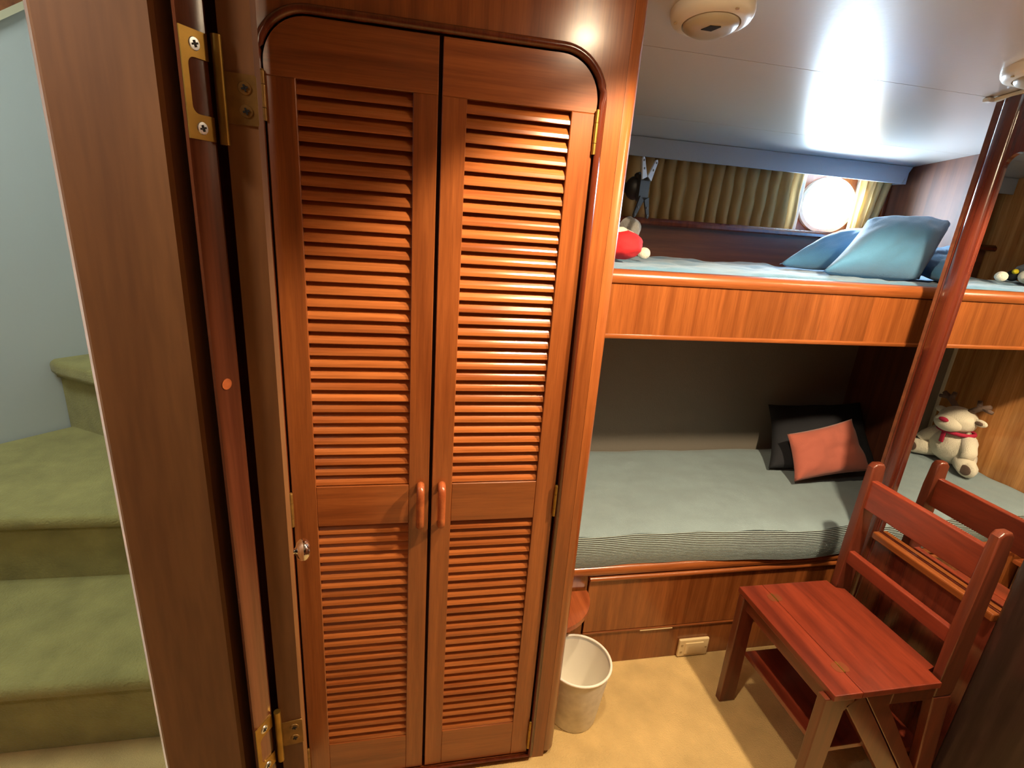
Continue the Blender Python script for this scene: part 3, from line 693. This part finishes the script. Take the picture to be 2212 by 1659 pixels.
# ------------------------------------------------------------------ ceiling lamps
def ceiling_lamp(name, label, x, y, r=.078, lit=False, group='round ceiling lamps'):
    z = zc(y); t = thing(name, label, 'lamp', (x, y, z), group)
    tilt = Matrix.Rotation(-math.atan(.1) if y > .5 else 0, 3, 'X')
    def L(prof, nm, mat):
        bm = B(); lathe(bm, prof, (x, y, z), 44, tilt); return obj(nm, bm, mat, t, 50)
    if lit:
        L([(r*.8, .0), (r*.8, -.004), (r*.72, -.007), (r*.45, -.008), (0, -.008)], 'base_ring', 'white_plastic')
        L([(.029, -.0085), (.028, -.015), (.023, -.023), (.013, -.029), (0, -.031)], 'lens', 'lamp_glow')
        return t
    L([(r, .0), (r*1.0, -.006), (r*.985, -.012), (r*.93, -.019), (r*.80, -.024), (r*.70, -.0255), (r*.69, -.022), (r*.66, -.018), (0, -.018)], 'base_ring', 'white_plastic')
    L([(r*.665, -.0185), (r*.665, -.026), (r*.62, -.031), (r*.5, -.0365), (r*.3, -.040), (0, -.041)], 'diffuser', 'lamp_glow' if lit else 'dome')
    for a in (.75, 2.85, 4.9):
        p = Vector((r*.86*math.cos(a), r*.86*math.sin(a), -.0225)); bm = B()
        lathe(bm, [(0, 0), (.0035, 0), (.0035, -.0016), (0, -.0018)], Vector((x, y, z))+tilt @ p, 12, tilt); obj('screw', bm, 'ivory_dark', t)
    if not lit:
        a = .9; bm = B(); q = [(.018, 0), (0, .009), (-.018, 0), (0, -.009)]
        prism(bm, q, -.0012, .0012); M = Matrix.Translation(Vector((x, y, z))+tilt @ Vector((-.010, -.020, -.0395))) @ tilt.to_4x4() @ Matrix.Rotation(R(-35), 4, 'Z') @ Matrix.Rotation(R(-9), 4, 'X')
        bmesh.ops.transform(bm, matrix=M, verts=bm.verts); obj('diamond', bm, 'black_recess', t)  # flat black diamond set on the dome
    return t
ceiling_lamp('ceiling_lamp', 'round cream ceiling lamp with black switch near the wardrobe top', .565, 1.075)
ceiling_lamp('ceiling_lamp', 'round cream ceiling lamp cut by the picture edge above the mirror', 1.387, 1.07)
for nm, x, y, p in (('a', .41, .715, 22), ('b', 1.10, .62, 60)):
    ceiling_lamp('ceiling_lamp', 'lit round ceiling lamp outside the picture, ' + ('before the wardrobe' if nm == 'a' else 'above the chair'), x, y, lit=True)
    lamp_light('ceiling_lamp_light', (x, y, zc(y)-.06), p, 144, .22, .03, aim=(x+(.25 if nm == 'a' else 0), y+.0001, zc(y)-1.06))

ceiling_lamp('ceiling_lamp', 'unseen lamp added in the passage to brighten the door frame board', -.55, .10, lit=True)
lamp_light('ceiling_lamp_light', (-.55, .10, 1.90), 6, 160, .5, .05, (1, .90, .78))  # added light, no known fixture, brightens the near door frame board

# ------------------------------------------------------------------ screen bracket on the foot bulkhead
tv = thing('screen_bracket', 'black cross-shaped screen mounting bracket on the foot bulkhead', 'bracket', (.43, 1.47, 1.55))
cb = Vector((.636, 1.448, 1.604)); nb = Vector((.55, -.83, 0)).normalized(); tb = Vector((-nb.y, nb.x, 0)); zb_ = Vector((0, 0, 1))
bm = B(); box(bm, .4245, .438, 1.44, 1.50, 1.55, 1.66, .004); obj('wall_plate', bm, 'black_plastic', tv)
bm = B(); tube(bm, [(.438, 1.47, 1.605), (.52, 1.50, 1.605), (.59, 1.49, 1.605), cb-nb*.02], .014, 12); obj('arm', bm, 'black_plastic', tv, True)
bm = B(); blob(bm, cb-nb*.022-tb*.006, (.026, .026, .032), 3); obj('ball_joint', bm, 'black_plastic', tv, True)
bm = B(); lathe(bm, [(0, 0), (.010, 0), (.011, .006), (.009, .014), (0, .015)], cb-nb*.015-tb*.012+Vector((0, 0, .028)), 16, (nb+Vector((0, 0, .5))).to_track_quat('Z', 'Y').to_matrix()); obj('clamp_knob', bm, 'black_plastic', tv, True)
def bracket_plate(outl, th, off):
    bm = B(); v0 = [bm.verts.new(cb+tb*p[0]+zb_*p[1]+nb*off) for p in outl]; v1 = [bm.verts.new(cb+tb*p[0]+zb_*p[1]+nb*(off+th)) for p in outl]; n = len(outl)
    bm.faces.new(v0[::-1]); bm.faces.new(v1)
    for i in range(n): bm.faces.new((v0[i], v0[(i+1) % n], v1[(i+1) % n], v1[i]))
    return bm
obj('face_plate', bracket_plate(rrect(-.024, .024, -.036, .036, .009, 4), .010, -.002), 'black_plastic', tv)
for sy in (-1, 1):
    for sz in (-1, 1):
        a = Vector((sy*.012, sz*.026)); e = Vector((sy*.034+.004*sz, sz*.074)); d = (e-a).normalized(); q = Vector((-d.y, d.x))
        outl = [a+q*.0115, a.lerp(e, .5)+q*.0085, e+q*.006, e+d*.0055, e-q*.006, a.lerp(e, .5)-q*.0085, a-q*.0115]
        arm = obj('bracket_arm', bracket_plate([(p.x, p.y) for p in outl], .004, .0085), 'bracket_daylit' if sz > 0 else 'black_plastic', tv)
        for f in (.5, .92):
            p = a.lerp(e, f); w = cb+tb*p.x+zb_*p.y; bm = B(); tube(bm, [w+nb*.0095, w+nb*.0130], .0032, 10); obj('slot_hole', bm, 'black_recess', arm)

# ------------------------------------------------------------------ plush toys
pg = thing('plush_penguin', 'grey plush penguin with red and white cap on the upper bunk', 'plush toy', (.62, 1.65, 1.395))
bm = B(); blob(bm, (.590, 1.605, 1.440), (.075, .11, .044), 4, lump=.1, seed=1); obj('body', bm, 'plush_grey', pg, 'all')
bm = B(); blob(bm, (.664, 1.565, 1.494), (.034, .040, .034), 3, lump=.15, seed=2); obj('head', bm, 'plush_grey', pg, 'all')
bm = B(); blob(bm, (.620, 1.50, 1.448), (.062, .052, .042), 4, lump=.08, seed=3); obj('cap', bm, 'red_cloth', pg, 'all')
bm = B(); tube(bm, [(.57, 1.50, 1.486), (.61, 1.495, 1.483), (.648, 1.51, 1.470), (.672, 1.54, 1.446), (.69, 1.58, 1.425)], [.012, .016, .017, .016, .011], 10); obj('cap_brim', bm, 'plush_white', pg, 'all')
bm = B(); blob(bm, (.758, 1.64, 1.420), (.021, .021, .019), 3, lump=.06, seed=4); obj('pompom', bm, 'plush_white', pg, 'all')
bm = B(); blob(bm, (.655, 1.675, 1.424), (.016, .024, .022), 3); obj('cheek', bm, 'plush_black', pg, 'all')
bm = B(); lathe(bm, [(.011, 0), (.010, .006), (.005, .018), (0, .022)], (.662, 1.665, 1.440), 14, Vector((1, -.4, .1)).to_track_quat('Z', 'Y').to_matrix()); obj('beak', bm, 'yellow_felt', pg, 'all')
bm = B(); blob(bm, (.650, 1.620, 1.425), (.03, .035, .028), 3); obj('belly', bm, 'plush_white', pg, 'all')

rd = thing('plush_reindeer', 'cream plush reindeer with red nose on the lower bunk, seen in the mirror', 'plush toy', (.52, 1.74, .555))
bm = B(); blob(bm, (.525, 1.755, .655), (.082, .105, .098), 4, lump=.08, seed=5); obj('body', bm, 'plush_white', rd, 'all')
bm = B(); blob(bm, (.555, 1.755, .800), (.075, .085, .066), 4, lump=.05, seed=6); blob(bm, (.605, 1.757, .782), (.048, .066, .045), 3); obj('head', bm, 'plush_white', rd, 'all')
bm = B(); blob(bm, (.648, 1.752, .802), (.012, .024, .012), 3); obj('nose', bm, 'nose_red', rd, 'all')
bm = B()
for s in (-1, 1):
    blob(bm, (.545, 1.755+s*.098, .818-.0*s), (.014, .032, .018), 3)
obj('ear', bm, 'plush_white', rd, 'all')
bm = B(); blob(bm, (.558, 1.655, .818), (.005, .02, .011), 2); obj('inner_ear', bm, 'plush_brown', rd, 'all')
for s in (-1, 1):
    bm = B(); tube(bm, [(.545, 1.755+s*.035, .855), (.545, 1.755+s*.07, .885), (.545, 1.755+s*.115, .91)], [.014, .014, .011], 10)
    tube(bm, [(.545, 1.755+s*.07, .885), (.545, 1.755+s*.062, .925)], [.013, .010], 10); tube(bm, [(.545, 1.755+s*.09, .893), (.545, 1.755+s*.13, .885)], [.012, .009], 10)
    obj('antler', bm, 'plush_brown', rd, 'all')
    y1 = 1.755+s*(.12 if s > 0 else .165)
    bm = B(); tube(bm, [(.50, 1.755+s*.06, .61), (.56, 1.755+s*.10, .60), (.615, y1, .598)], [.045, .046, .040], 16); blob(bm, (.617, y1, .598), (.018, .04, .04), 3); lg = obj('leg', bm, 'plush_white', rd, 'all')
    bm = B(); blob(bm, (.634, y1, .598), (.004, .028, .026), 3); obj('paw_pad', bm, 'plush_brown', lg, 'all')
    bm = B(); tube(bm, [(.54, 1.755+s*.07, .715), (.57, 1.755+s*.115, .66), (.59, 1.755+s*.125, .635)], [.034, .032, .026], 14); obj('arm', bm, 'plush_white', rd, 'all')
bm = B(); tube(bm, [(.54+.07*math.cos(2*PI*i/24), 1.755+.075*math.sin(2*PI*i/24), .738) for i in range(24)], .010, 8, closed=True)
box(bm, .609, .618, 1.745, 1.765, .675, .735, .003); obj('ribbon', bm, 'nose_red', rd, 'all')
rd.location.y += .005; rd.location.z += .003; rd.scale = (.9, .9, .88)
